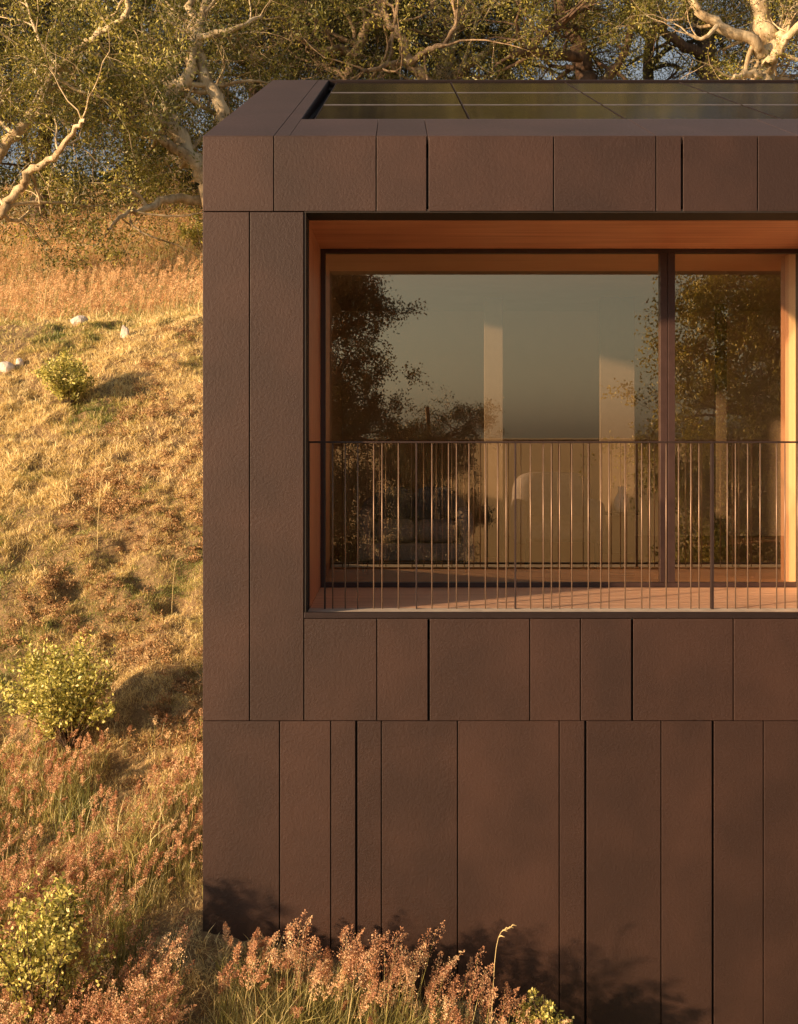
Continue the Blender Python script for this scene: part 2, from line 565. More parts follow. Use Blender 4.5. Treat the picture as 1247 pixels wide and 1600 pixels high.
# recess: dark steel surround, then timber lining, deck and glazing
ZS, ZD, YG = 4.327, 1.901, 1.36
XJ = -.556
XF = 5.6                                                # far end of the recess, out of frame
m = MB()
m.box(XE + .001, XJ + .002, .004, .25, 1.893, 4.331 + .02)
m.box(XJ + .002, XF, .004, .25, 4.331, 4.351)
m.build('recess_surround', M['core'], house)
MB().box(XE + .001, XF, -.002, .030, 1.893, 1.927).build('sill_channel', M['dark'], house, bevel=.002)
MB().box(XJ + .004, XF, .031, .255, 1.88, 1.915).build('sill_trim', M['alu'], house, bevel=.002)
MB().box(XJ - .04, XF, .251, YG - .032, ZS, ZS + .03).build('soffit', M['woodx'], house)
MB().box(XJ - .05, XJ, .251, YG - .032, ZD + .001, ZS - .002).build('jamb_lining', M['woodz'], house)
MB().box(XF, XF + .05, .251, YG - .032, ZD + .001, ZS - .002).build('jamb_lining', M['woodz'], house)
yb = .257
while yb < YG - .04:
    y1 = min(yb + .138, YG - .034)
    MB().box(XJ, XF, yb, y1 - .005, 1.86, ZD).build('deck_board', M['deck'], house, bevel=.002)
    yb += .138
XN = 2.885                                              # wall between the two windows
MB().box(XN, XN + .30, YG - .23, YG + .3, ZD + .001, ZS - .001).build('partition_wall', M['pale'], house)  # bright strip beside the glass: sun glow put into its pale colour
MB().box(XN + .004, XN + .296, YG - .42, YG - .232, ZD + .001, ZS - .001).build('partition_lining', M['woodz'], house)

# window
win = MB()
win.box(XJ, -.520, YG - .03, YG + .03, ZD, ZS - .001)
win.box(-.520, XN, YG - .03, YG + .03, ZS - .031, ZS - .001)
win.box(-.520, XN, YG - .03, YG + .03, ZD, ZD + .034)
win.box(XN - .018, XN - .001, YG - .029, YG + .029, ZD + .034, ZS - .031)
wino = win.build('window', M['frame'], house, bevel=.002)
xm0, xm1 = PX(1030, YG), PX(1053, YG)
for a, b in ((xm0, (xm0 + xm1) / 2 - .002), ((xm0 + xm1) / 2 + .002, xm1)):
    MB().box(a, b, YG - .038, YG + .032, ZD + .035, ZS - .032).build('mullion', M['frame'], wino, bevel=.002)
MB().box(-.5195, xm0, YG - .004, YG + .004, ZD + .035, ZS - .032).build('pane', M['glass'], wino)
MB().box(xm1, XN - .018, YG - .004, YG + .004, ZD + .035, ZS - .032).build('pane', M['glass'], wino)
w2 = MB()
for a, b, c, d in ((XN + .30, XN + .34, ZD, ZS - .001), (XF - .05, XF, ZD, ZS - .001)):
    w2.box(a, b, YG - .03, YG + .03, c, d)
w2.box(XN + .34, XF - .05, YG - .03, YG + .03, ZS - .031, ZS - .001)
w2.box(XN + .34, XF - .05, YG - .03, YG + .03, ZD, ZD + .034)
w2o = w2.build('window', M['frame'], house, bevel=.002)
MB().box(XN + .341, XF - .051, YG - .004, YG + .004, ZD + .035, ZS - .032).build('pane', M['glass'], w2o)

# interior lining
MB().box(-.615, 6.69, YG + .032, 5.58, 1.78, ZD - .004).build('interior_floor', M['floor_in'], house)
MB().box(-.615, 6.69, YG + .032, 5.58, ZS, ZS + .03).build('ceiling', M['wall_in'], house)
m = MB(); m.box(-.612, -.604, YW1, 5.5, ZD, ZS - .003); m.box(-.612, -.604, YG + .032, YW1 - .001, ZD, ZW0); m.box(-.603, 6.6, 5.5, 5.58, ZD, ZS - .003); m.box(6.6, 6.68, YG + .032, 5.5, ZD, ZS - .003)
m.build('interior_wall', M['wall_in'], house)

m = MB()
for a, b, c, d in ((YW0 + .001, YW0 + .04, ZW0 + .001, ZW1 - .001), (YW1 - .04, YW1 - .001, ZW0 + .001, ZW1 - .001), (YW0 + .041, YW1 - .041, ZW0 + .001, ZW0 + .04), (YW0 + .041, YW1 - .041, ZW1 - .04, ZW1 - .001)):
    m.box(XL + .15, XL + .21, a, b, c, d)
added_win = m.build('window', M['frame'], house)  # added window, unseen by the camera, there to bring sun into the room
MB().box(XL + .178, XL + .184, YW0 + .041, YW1 - .041, ZW0 + .041, ZW1 - .041).build('pane', M['clear'], added_win)

# railing
YB = .226
rail = MB()
rail.box(XJ + .004, XF, YB - .010, YB + .010, PZ(692.3, YB), PZ(689.3, YB))
railo = rail.build('railing', M['rail'], house, bevel=.0015)
bars = [520, 539.5, 559, 584, 597, 622.6, 675, 701, 713.4, 733, 758.6, 777.6, 791, 829, 849, 861.8, 874.5, 893.6,
        919.4, 938.8, 951.6, 976.7, 1002.8, 1015.2, 1041, 1060.4, 1079.5, 1092.3, 1136.5, 1149.3, 1168.4, 1187.8, 1213.6, 1226.6]
bars += [b + 726 for b in bars if b + 726 < 622 + 252 * XF]
zt, zb = PZ(692.3, YB) - .0005, 1.9155
bar = None
for b in bars:
    x = PX(b, YB)
    if bar is None:
        bar = MB().cyl((PX(bars[0], YB), YB, zb), (PX(bars[0], YB), YB, zt), .0039, 10).build('baluster', M['bar'], railo, smooth=True)
        continue
    c = bar.copy(); COL.objects.link(c); c.parent = railo
    c.location = (x - PX(bars[0], YB), 0, 0)
for b, wd in ((481.8, .010), (507, .009), (650, .009), (804.5, .010), (1111.7, .017), (1419, .017)):
    x = PX(b, YB)
    MB().box(x - wd / 2 + .003, x + wd / 2 + .003, YB - .016, YB + .016, zb, zt).build('railing_post', M['rail'], railo, bevel=.001)

# ------------------------------------------------------------------ things inside the room
def cushion(mb, x0, x1, y0, y1, z0, z1, n=6):
    """soft box: a puffed superellipsoid"""
    vs, fs = [], []
    nu, nv = 20, 12
    for i in range(nv + 1):
        v = -math.pi / 2 + math.pi * i / nv
        for k in range(nu):
            u = 2 * math.pi * k / nu
            s = lambda t, e: math.copysign(abs(t) ** e, t)
            x = s(math.cos(v), .45) * s(math.cos(u), .35)
            y = s(math.cos(v), .45) * s(math.sin(u), .35)
            z = s(math.sin(v), .6)
            vs.append(((x0 + x1) / 2 + x * (x1 - x0) / 2, (y0 + y1) / 2 + y * (y1 - y0) / 2, (z0 + z1) / 2 + z * (z1 - z0) / 2))
    for i in range(nv):
        for k in range(nu):
            fs.append((i * nu + k, i * nu + (k + 1) % nu, (i + 1) * nu + (k + 1) % nu, (i + 1) * nu + k))
    mb.poly(vs, fs)
    return mb


zf = ZD - .004
YSO = 2.15
xa, xb = PX(558, YSO), PX(742, YSO)
sofa = empty('sofa', ((xa + xb) / 2, YSO + .4, zf), 'low grey two seat sofa behind the left part of the glass', 'sofa')
MB().box(xa, xb, YSO, YSO + .85, zf + .10, zf + .24).build('base', M['sofa'], sofa, bevel=.02, seg=3)
for k in range(2):
    h = (xb - xa - .24) / 2
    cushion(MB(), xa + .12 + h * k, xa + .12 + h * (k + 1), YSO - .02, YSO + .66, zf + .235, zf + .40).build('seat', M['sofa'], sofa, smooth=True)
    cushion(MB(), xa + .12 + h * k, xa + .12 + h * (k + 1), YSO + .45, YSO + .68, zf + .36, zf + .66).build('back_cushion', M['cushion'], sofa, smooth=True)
cushion(MB(), xa, xb, YSO + .66, YSO + .86, zf + .12, zf + .60).build('backrest', M['sofa'], sofa, smooth=True)
for x in (xa, xb - .12):
    cushion(MB(), x, x + .12, YSO, YSO + .8, zf + .12, zf + .50).build('armrest', M['sofa'], sofa, smooth=True)
for x in (xa + .06, xb - .06):
    for y in (YSO + .06, YSO + .78):
        MB().cyl((x, y, zf), (x, y, zf + .10), .016).build('leg', M['dark'], sofa)

YA = 2.3
xa, xb = PX(812, YA), PX(945, YA)
arm = empty('armchair', ((xa + xb) / 2, YA + .4, zf), 'pale grey rounded armchair behind the middle of the glass', 'armchair')
cushion(MB(), xa, xb, YA, YA + .7, zf + .22, zf + .42).build('seat', M['cushion'], arm, smooth=True)
cushion(MB(), xa, xb, YA + .5, YA + .75, zf + .25, zf + .78).build('backrest', M['cushion'], arm, smooth=True)
for x in (xa - .02, xb - .07):
    cushion(MB(), x, x + .09, YA, YA + .65, zf + .2, zf + .56).build('armrest', M['cushion'], arm, smooth=True)
for x in (xa + .06, xb - .06):
    for y in (YA + .06, YA + .66):
        MB().cyl((x, y, zf), (x, y, zf + .22), .014).build('leg', M['dark'], arm)
xt = PX(972, 2.1)
tb = empty('side_table', (xt, 2.1, zf), 'small dark round side table beside the pale armchair', 'table')
MB().cyl((xt, 2.1, zf + .47), (xt, 2.1, zf + .49), .14, 28).build('table_top', M['dark'], tb)
MB().cyl((xt, 2.1, zf + .012), (xt, 2.1, zf + .47), .012).build('pedestal', M['dark'], tb)
MB().cyl((xt, 2.1, zf), (xt, 2.1, zf + .012), .10, 28).build('base', M['dark'], tb)
vz = MB()
pr = [(.045, 0), (.062, .05), (.060, .10), (.032, .15), (.028, .18), (.036, .20)]
vs = [(xt + r * math.cos(2 * math.pi * k / 20), 2.1 + r * math.sin(2 * math.pi * k / 20), zf + .491 + h) for r, h in pr for k in range(20)]
vz.poly(vs, [(a * 20 + k, a * 20 + (k + 1) % 20, a * 20 + 20 + (k + 1) % 20, a * 20 + 20 + k) for a in range(5) for k in range(20)] + [tuple(range(19, -1, -1))])
vo = vz.build('vase', M['sofa'], smooth=True, origin=(xt, 2.1, zf + .491))
tag(vo, 'small grey vase standing on the dark side table', 'vase')


def screen(pa, pb, Y, ztop, label):
    xa, xb = PX(pa, Y), PX(pb, Y)
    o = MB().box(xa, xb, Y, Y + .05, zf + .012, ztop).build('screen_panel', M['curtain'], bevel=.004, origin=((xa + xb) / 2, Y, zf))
    tag(o, label, 'screen', 'upright screens standing in the room')


screen(757, 786, 3.25, 4.20, 'narrow cream upright screen behind the sofa, left of the others')
screen(938, 992, 3.6, 4.25, 'wide cream upright screen just left of the window mullion')
screen(1119, 1136, 4.15, 4.25, 'narrowest cream upright screen right of the window mullion')


# ------------------------------------------------------------------ rocks
def rock(px, py, Y, sx, sy, sz, seed, label, rot=0):
    rg = np.random.default_rng(seed)
    x = PX(px, Y)
    z = terrain(x, Y)
    nu, nv = 26, 16
    vs, fs = [], []
    planes = rg.normal(size=(14, 3)); planes /= np.linalg.norm(planes, axis=1)[:, None]
    dd = rg.uniform(.62, .98, 14)
    for i in range(nv + 1):
        v = math.pi * i / nv
        for k in range(nu):
            u = 2 * math.pi * k / nu
            d = np.array((math.sin(v) * math.cos(u), math.sin(v) * math.sin(u), math.cos(v)))
            r = 1.0
            for p_, q_ in zip(planes, dd):
                c = d @ p_
                if c > .05: r = min(r, q_ / c)
            r *= 1 + .03 * math.sin(7 * u + seed) * math.sin(5 * v)
            vs.append((x + d[0] * r * sx, Y + d[1] * r * sy, z + d[2] * r * sz + sz * .45))
    for i in range(nv):
        for k in range(nu):
            fs.append((i * nu + k, i * nu + (k + 1) % nu, (i + 1) * nu + (k + 1) % nu, (i + 1) * nu + k)[::-1])
    tag(MB().poly(vs, fs).build('rock', M['rock'], bevel=0, origin=(x, Y, z)), label, 'rock', 'pale rocks on the hillside')


rock(124, 481, 10.35, .15, .12, .10, 3, 'rounded white rock on the crest of the bank, farthest of the rocks')
rock(195, 511, 9.35, .065, .06, .13, 8, 'small upright pointed white rock below the crest of the bank')
rock(8, 553, 8.4, .13, .10, .09, 5, 'large pinkish pale rock at the left edge of the bank')
rock(30, 550, 8.55, .07, .07, .07, 15, 'smaller pale rock touching the large rock at the left edge')
rock(178, 897, 3.75, .03, .03, .02, 21, 'little pale stone lying alone in the middle of the slope')


# ------------------------------------------------------------------ vegetation generators
def blades(pts, h, wd, rg, lean=.6, curl=.5, az=None, up=(0, 0, 1.0)):
    """curved grass blades: 5 vertices, 3 triangles each"""
    n = len(pts)
    a = rg.uniform(0, 2 * np.pi, n) if az is None else az
    side = np.stack([np.cos(a), np.sin(a), np.zeros(n)], 1)
    a2 = rg.uniform(0, 2 * np.pi, n)
    ld = np.stack([np.cos(a2), np.sin(a2), np.zeros(n)], 1)
    l = (rg.uniform(0, 1, n) ** .8 * lean)[:, None]
    up = np.array(up)
    ld = ld - (ld @ up)[:, None] * up
    d0 = up + ld * l
    d0 /= np.linalg.norm(d0, axis=1)[:, None]
    d1 = d0 + ld * (rg.uniform(.2, 1, n) * curl)[:, None] * 1.4
    d1 -= up * (curl * rg.uniform(0, .8, n))[:, None]
    d1 /= np.linalg.norm(d1, axis=1)[:, None]
    h = h[:, None]; w_ = (wd * np.ones(n))[:, None]
    m = pts + d0 * h * .55
    t = m + d1 * h * .45
    V = np.stack([pts - side * w_ * .5, pts + side * w_ * .5, m - side * w_ * .4, m + side * w_ * .4, t], 1).reshape(-1, 3)
    b = (np.arange(n) * 5)[:, None]
    T = np.concatenate([b + np.array((0, 1, 3)), b + np.array((0, 3, 2)), b + np.array((2, 3, 4))])
    return V, T


def leaves(pos, length, width, rg, droop=.3, dirs=None, nrm=None):
    n = len(pos)
    d = rg.normal(size=(n, 3)) if dirs is None else dirs + rg.normal(size=(n, 3)) * .6
    d[:, 2] -= droop
    d /= np.linalg.norm(d, axis=1)[:, None] + 1e-9
    s = np.cross(d, rg.normal(size=(n, 3)) if nrm is None else nrm + rg.normal(size=(n, 3)) * .38)
    s /= np.linalg.norm(s, axis=1)[:, None] + 1e-9
    L_ = (length * rg.uniform(.6, 1.25, n))[:, None]
    W_ = (width * rg.uniform(.7, 1.2, n))[:, None]
    V = np.stack([pos, pos + d * L_ * .45 + s * W_ * .5, pos + d * L_, pos + d * L_ * .45 - s * W_ * .5], 1).reshape(-1, 3)
    b = (np.arange(n) * 4)[:, None]
    return V, b + np.array((0, 1, 2, 3))


def merge(parts):
    Vs, Ts, Ss, o = [], [], [], 0
    for V_, T_, s_ in parts:
        Vs.append(V_); Ts.append(T_ + o); Ss.append(s_); o += len(V_)
    return np.concatenate(Vs), np.concatenate(Ts), np.concatenate(Ss)


def tubes(branches):
    """(points, radii) lists -> one quad mesh of tapering tubes"""
    Vs, Qs, o = [], [], 0
    for pts, rad in branches:
        pts = np.asarray(pts, float); rad = np.asarray(rad, float)
        n = len(pts)
        k = 10 if rad[0] > .08 else (6 if rad[0] > .02 else 3)
        t = np.gradient(pts, axis=0)
        t /= np.linalg.norm(t, axis=1)[:, None] + 1e-9
        ref = np.array((0.31, .95, .05)) if abs(t[0][2]) > .5 else np.array((0.1, .2, 1.0))
        u = np.cross(t, ref); u /= np.linalg.norm(u, axis=1)[:, None] + 1e-9
        w_ = np.cross(t, u)
        an = 2 * np.pi * np.arange(k) / k
        rr = rad[:, None] * (1 + (.10 * np.sin(3 * an[None, :] + np.arange(n)[:, None] * .9) if k == 10 else 0 * an[None, :]))
        V_ = pts[:, None, :] + (u[:, None, :] * np.cos(an)[None, :, None] + w_[:, None, :] * np.sin(an)[None, :, None]) * rr[:, :, None]
        Vs.append(V_.reshape(-1, 3))
        i, jx = np.meshgrid(np.arange(n - 1), np.arange(k), indexing='ij')
        a = o + i * k + jx; b = o + i * k + (jx + 1) % k
        Qs.append(np.stack([a, b, b + k, a + k], -1).reshape(-1, 4))
        o += n * k
    return np.concatenate(Vs), np.concatenate(Qs)


def smooth_line(pts, n, rg, jit):
    """Catmull-Rom through the traced points, with a little wander"""
    pts = np.asarray(pts, float)
    p = np.vstack([2 * pts[0] - pts[1], pts, 2 * pts[-1] - pts[-2]])
    out = []
    seg = len(pts) - 1
    for s in np.linspace(0, seg - 1e-6, n):
        i = int(s); t = s - i
        a, b, c, d = p[i], p[i + 1], p[i + 2], p[i + 3]
        out.append(.5 * ((2 * b) + (c - a) * t + (2 * a - 5 * b + 4 * c - d) * t * t + (3 * b - a - 3 * c + d) * t ** 3))
    out = np.array(out)
    out[1:] += rg.normal(size=(n - 1, 3)) * jit
    return out


def grow(rg, p0, d, length, r, level, br, tw, cfg):
    """winding branch; side shoots recursively; end shoots are kept as twigs that bear leaves"""
    n = (9, 7, 5, 4)[min(level, 3)]
    pts = [p0]
    d = d / np.linalg.norm(d)
    for k in range(n):
        d = d + rg.normal(size=3) * cfg['wind'] + np.array((0, 0, cfg['up'] if level < 2 else cfg['up'] * .2 - cfg['droop']))
        d /= np.linalg.norm(d)
        pts.append(pts[-1] + d * length / n)
    pts = np.array(pts)
    rad = np.linspace(r, r * .28, n + 1)
    br.append((pts, rad))
    if level >= cfg['levels']:
        tw.append(pts)
        return
    for k in range(cfg['kids'][level]):
        t = rg.uniform(.3, 1.0) if k else 1.0
        i = min(int(t * n), n - 1)
        q_ = pts[i] + (pts[i + 1] - pts[i]) * (t * n - i if i < n - 1 else 1)
        nd = (pts[i + 1] - pts[i]); nd /= np.linalg.norm(nd)
        side = rg.normal(size=3); side /= np.linalg.norm(side)
        nd = nd * .55 + side * .85 + np.array((0, 0, .1))
        grow(rg, q_, nd, length * rg.uniform(.45, .72), max(rad[i] * .55, .0045), level + 1, br, tw, cfg)


def make_tree(name, label, root_xy, limbs, seed, bark, leafmat, group, leaf=(.11, .036), per=34, cfg=None,
              spread=.22, shoots=5, shoot_len=3.2, bias=(0, .45, .12), cat='tree', tint=(0, 1), crown=None):
    """limbs: list of (points, radius0, radius1, grow?); crown: extra free limbs"""
    per = int(per * 1.55); spread *= .50; leaf = (leaf[0] * .85, leaf[1] * .95)
    rg = np.random.default_rng(seed)
    c = dict(levels=3, kids=(5, 5, 4), wind=.22, up=.05, droop=.06)
    if cfg: c.update(cfg)
    z0 = float(terrain(*root_xy))
    root = empty(name, (root_xy[0], root_xy[1], z0), label, cat, group)
    br, tw = [], []
    for pts, r0, r1, sh in limbs:
        n = max(8, len(pts) * 4)
        line = smooth_line(pts, n, rg, r0 * .22)
        rad = np.linspace(r0, r1, n)
        br.append((line, rad * 1.25))
        for k in range(sh):
            t = rg.uniform(.25, 1) if k else 1.0
            i = min(int(t * (n - 1)), n - 2)
            nd = line[i + 1] - line[i]; nd /= np.linalg.norm(nd) + 1e-9
            side = rg.normal(size=3); side /= np.linalg.norm(side)
            nd = nd * .5 + side * .9 + np.array(bias)
            grow(rg, line[i], nd, shoot_len * rg.uniform(.6, 1.1), max(.02, min(rad[i] * .6, .09)), 1, br, tw, c)
    V_, Q_ = tubes(br)
    mesh_np('trunk', V_, Q_, bark, root, smooth=True)
    tp = np.array([t[rg.integers(0, len(t), per)] * 1.0 for t in tw])
    tp = tp + rg.normal(size=tp.shape) * spread
    clump = rg.uniform(0, 1, len(tw))[:, None] * .75 + rg.uniform(0, 1, (len(tw), per)) * .25
    nv = rg.normal(size=(len(tw), 3)); nv /= np.linalg.norm(nv, axis=1)[:, None]
    V_, Q_ = leaves(tp.reshape(-1, 3), leaf[0], leaf[1], rg, droop=.5, nrm=np.repeat(nv, per, 0))
    tt = tint[0] + (tint[1] - tint[0]) * clump.ravel()
    mesh_np('crown', V_, Q_, leafmat, root, tint=np.repeat(tt, 4))
    return root


M['leaf'] = mat_leaf('olive green leaves', [(0.0, (0.035, 0.045, 0.008)), (0.5, (0.17, 0.178, 0.030)), (1.0, (0.54, 0.48, 0.090))])
M['leaf_shaded'] = mat_leaf('dull green leaves darkened for shade', [(0.0, (0.016, 0.021, 0.006)), (0.5, (0.042, 0.048, 0.013)), (1.0, (0.125, 0.12, 0.030))])  # colour lowered so the crowns behind read as shaded depths
M['bleaf'] = mat_leaf('yellow green shrub leaves', [(0.0, (0.20, 0.22, 0.04)), (0.5, (0.52, 0.50, 0.12)), (1.0, (0.88, 0.80, 0.26))], trans=.3)
M['bark'] = mat_bark('pale gum bark', (0.26, 0.19, 0.10), (0.68, 0.58, 0.38))
M['barkm'] = mat_bark('weathered brown gum bark', (0.13, 0.088, 0.052), (0.46, 0.35, 0.22))
M['barkd'] = mat_bark('dark rough bark', (0.05, 0.032, 0.022), (0.19, 0.125, 0.08))


def L_(pxs, Y, dY=0.0, amp=.8, seed=0):
    """traced limb: photo points at distance Y, moving dY metres in depth over its length and weaving"""
    n = len(pxs)
    r_ = random.Random(seed)
    ph = r_.uniform(0, 6)
    return [P(x, y, Y + dY * k / max(1, n - 1) + amp * math.sin(ph + 1.9 * k / max(1, n - 1) * 2)) for k, (x, y) in enumerate(pxs)]


def rooted(x, y, Y, pts):
    """add the foot of a trunk standing on the ground under photo point (x, y)"""
    X = PX(x, Y)
    return [np.array((X, Y, float(terrain(X, Y)) - .3)), np.array((X, Y, float(terrain(X, Y)) + .25))] + pts


G = 'gum trees on the hill behind the house'
# far left leaning pale tree
make_tree('gum_tree', 'pale leaning gum tree entering at the left edge above the dry grass', (PX(-60, 17), 17), [
    (rooted(-60, 400, 17, L_([(-45, 330), (0, 236), (37, 199), (50, 175), (67, 145), (84, 114), (111, 91), (128, 74), (158, 50), (185, 34), (200, 17), (194, -20), (185, -80)], 17, 1.5, .5, 1)), .115, .035, 14),
    (rooted(-58, 400, 17.2, L_([(-30, 370), (0, 336), (13, 313), (37, 290), (44, 270), (77, 249), (94, 236), (118, 202), (131, 188)], 17, -1.5, .3, 2)), .105, .03, 9),
    (L_([(-45, 330), (-90, 200), (-120, 60), (-80, -60)], 17, -2, .5, 3), .14, .05, 10),
    (L_([(67, 145), (95, 120), (60, 60), (40, 0)], 17.5, 2, .4, 3), .05, .02, 5),
    (L_([(84, 114), (110, 135), (150, 150), (185, 160)], 17, 1, .3, 4), .035, .015, 5),
], 11, M['bark'], M['leaf'], G, per=30, spread=.20, shoot_len=2.3, bias=(0, .95, .2))
# tree whose trunk is hidden by the corner of the house
make_tree('gum_tree', 'twisted gum tree with forking limbs just left of the house corner', (PX(345, 20), 20), [
    (rooted(345, 360, 20, L_([(330, 300), (317, 270), (290, 235), (272, 205), (266, 151), (285, 125), (300, 94), (303, 50), (296, 0), (280, -70)], 20, 1, .4, 5)), .22, .06, 12),
    (L_([(330, 300), (296, 249), (269, 229), (242, 212), (222, 205), (205, 190)], 20, -1.5, .2, 6), .12, .04, 6),
    (L_([(330, 300), (335, 240), (347, 185), (330, 141), (313, 91), (309, 57), (320, 10), (350, -60)], 20.2, 1.5, .3, 7), .17, .06, 10),
    (L_([(330, 318), (286, 310), (256, 313), (229, 327), (202, 330), (185, 343), (170, 360)], 20, -2, .2, 8), .10, .02, 3),
    (L_([(229, 322), (215, 305), (195, 292), (165, 287), (140, 285)], 19, -.5, .1, 9), .04, .012, 2),
    (L_([(202, 330), (205, 350), (225, 365), (245, 372)], 18.8, -.5, .1, 10), .03, .01, 1),
    (L_([(309, 57), (340, 52), (380, 40), (410, 25)], 20.3, .5, .2, 11), .07, .03, 5),
    (L_([(269, 202), (250, 190), (235, 170), (222, 158)], 20, -.5, .1, 12), .09, .04, 4),
], 12, M['bark'], M['leaf'], G, per=34, spread=.22, shoot_len=2.6, bias=(0, .75, .18))
# middle trees
make_tree('gum_tree', 'slender gum tree leaning right above the left end of the solar roof', (PX(520, 25), 25), [
    (rooted(520, 125, 25, L_([(530, 180), (545, 121), (558, 77), (571, 50), (588, 20), (595, 0), (610, -80)], 25, 1, .4, 13)), .17, .07, 14),
    (L_([(558, 90), (530, 75), (500, 80), (470, 60), (440, 30)], 25, -1, .3, 14), .09, .03, 8),
    (L_([(545, 121), (500, 100), (480, 60), (430, 70), (415, 90)], 25.5, 1, .4, 15), .08, .03, 8),
], 13, M['barkm'], M['leaf_shaded'], G, per=36, spread=.26, shoot_len=3.2)
make_tree('gum_tree', 'gum tree with a bent pale trunk above the first solar panel seam', (PX(680, 24), 24), [
    (rooted(680, 125, 24, L_([(672, 150), (662, 125), (639, 98), (632, 67), (619, 47), (605, 30), (600, -30)], 24, .5, .3, 16)), .17, .06, 10),
    (L_([(639, 98), (656, 87), (676, 74), (696, 67), (712, 30), (705, -10)], 24, -1, .3, 17), .08, .03, 7),
    (L_([(639, 98), (610, 100), (590, 108), (565, 112)], 24, -1.5, .3, 18), .08, .03, 5),
], 14, M['barkm'], M['leaf'], G, per=34, spread=.24, shoot_len=2.9)
make_tree('gum_tree', 'stout pale trunked gum tree behind the middle of the solar roof', (PX(688, 28), 28), [
    (rooted(688, 125, 28, L_([(688, 160), (690, 125), (696, 84), (712, 40), (735, 0), (760, -70)], 28, .5, .3, 19)), .30, .12, 12),
    (L_([(700, 125), (722, 108), (738, 98), (770, 70), (800, 50)], 27.8, -1, .3, 20), .14, .05, 9),
    (L_([(712, 40), (680, 10), (650, -40)], 28, .8, .3, 21), .14, .05, 8),
], 15, M['bark'], M['leaf_shaded'], G, per=36, spread=.30, shoot_len=3.4)
make_tree('gum_tree', 'dark trunked gum tree with pale upper limb right of the roof middle', (PX(915, 26), 26), [
    (rooted(915, 125, 26, L_([(915, 150), (913, 124), (908, 90), (897, 60), (880, 20), (870, -60)], 26, .5, .3, 22)), .27, .12, 12),
    (L_([(938, 150), (950, 118), (966, 98), (977, 77), (990, 30), (1010, -40)], 26, -.8, .3, 23), .13, .05, 9),
    (L_([(800, 85), (830, 73), (850, 53), (877, 37), (897, 20), (924, 5), (940, -20)], 24.5, .6, .2, 24), .10, .05, 8),
    (L_([(908, 90), (870, 85), (830, 80), (800, 85)], 25.5, -1, .2, 25), .12, .09, 6),
], 16, M['barkd'], M['leaf'], G, per=36, spread=.28, shoot_len=3.0)
make_tree('gum_tree', 'dark straight gum trunk between the two right hand lit trees', (PX(1107, 33), 33), [
    (rooted(1107, 125, 33, L_([(1108, 140), (1104, 74), (1090, 30), (1060, -30)], 33, .5, .3, 26)), .42, .18, 12),
    (L_([(1104, 90), (1050, 60), (1010, 30), (980, -20)], 33, -1, .3, 27), .16, .06, 9),
], 17, M['barkd'], M['leaf_shaded'], G, per=34, spread=.32, shoot_len=3.4)
make_tree('gum_tree', 'big sunlit gum tree with a broad forked pale trunk at right', (PX(1192, 24), 24), [
    (rooted(1192, 125, 24, L_([(1190, 150), (1191, 122), (1196, 77), (1198, 43), (1186, 10), (1180, -60)], 24, .5, .2, 28)), .29, .15, 9),
    (L_([(1191, 90), (1180, 67), (1131, 43), (1098, 20), (1081, 0), (1050, -60)], 24, -.8, .2, 29), .14, .06, 8),
    (L_([(1198, 85), (1215, 70), (1231, 40), (1245, 12), (1270, -50)], 24, .8, .2, 30), .15, .07, 7),
    (L_([(1200, 100), (1212, 85), (1225, 65), (1247, 42), (1290, 20)], 23.8, -.8, .2, 31), .12, .06, 6),
    (L_([(1185, 116), (1165, 116), (1145, 122)], 23.8, -.4, .1, 32), .10, .04, 1),
    (L_([(1120, 40), (1100, 60), (1075, 55)], 23.3, -.3, .1, 33), .05, .03, 3),
], 18, M['bark'], M['leaf'], G, per=26, spread=.26, shoot_len=2.7, bias=(0, .9, .2))

# second row and filling trees: free crowns of the same kind
def free_tree(px, Y, seed, label, h=9.5, mat='leaf_shaded', bark='barkd', sh=10, per=34, sl=3.6, group=G, r=.24, sp=.34, leaf=(.12, .04), wide=3.6, low=.28, nl=7, full=False):
    rg = np.random.default_rng(seed)
    X = PX(px, Y)
    z = float(terrain(X, Y))
    w1 = rg.uniform(-.35, .35, 4) * wide * .3
    tr = [np.array((X, Y, z - .3)), np.array((X, Y, z + .4)), np.array((X + w1[0], Y, z + h * .3)), np.array((X + w1[1], Y + .3, z + h * .55)), np.array((X + w1[2], Y + w1[3], z + h * .85))]
    limbs = [(tr, r, r * .3, sh)]
    for k in range(nl):
        a = k * 2.4 + rg.uniform(-.4, .4)
        t = low + (.80 - low) * k / nl
        s = np.array([np.interp(t * h, [-.3, .4, h * .3, h * .55, h * .85], [p_[q_] - (z if q_ == 2 else 0) for p_ in tr]) for q_ in range(3)])
        s[2] += z
        rad_ = wide * .62 * math.sin(math.pi * min(.98, (t - low) / (1 - low) * .75 + .22)) ** .6
        if full: rad_ = wide * .62 * rg.uniform(.75, 1.0)
        e = np.array((math.cos(a) * rad_, math.sin(a) * rad_, rad_ * rg.uniform(.3, .8)))
        mid = s + e * .5 + rg.normal(size=3) * .12 * wide * .3
        limbs.append(([s, mid, s + e], r * .45, r * .12, sh))
    make_tree('gum_tree', label, (X, Y), limbs, seed + 50, M[bark], M[mat], group, per=per, spread=sp, shoot_len=sl, leaf=leaf, bias=(0, 0, .15))


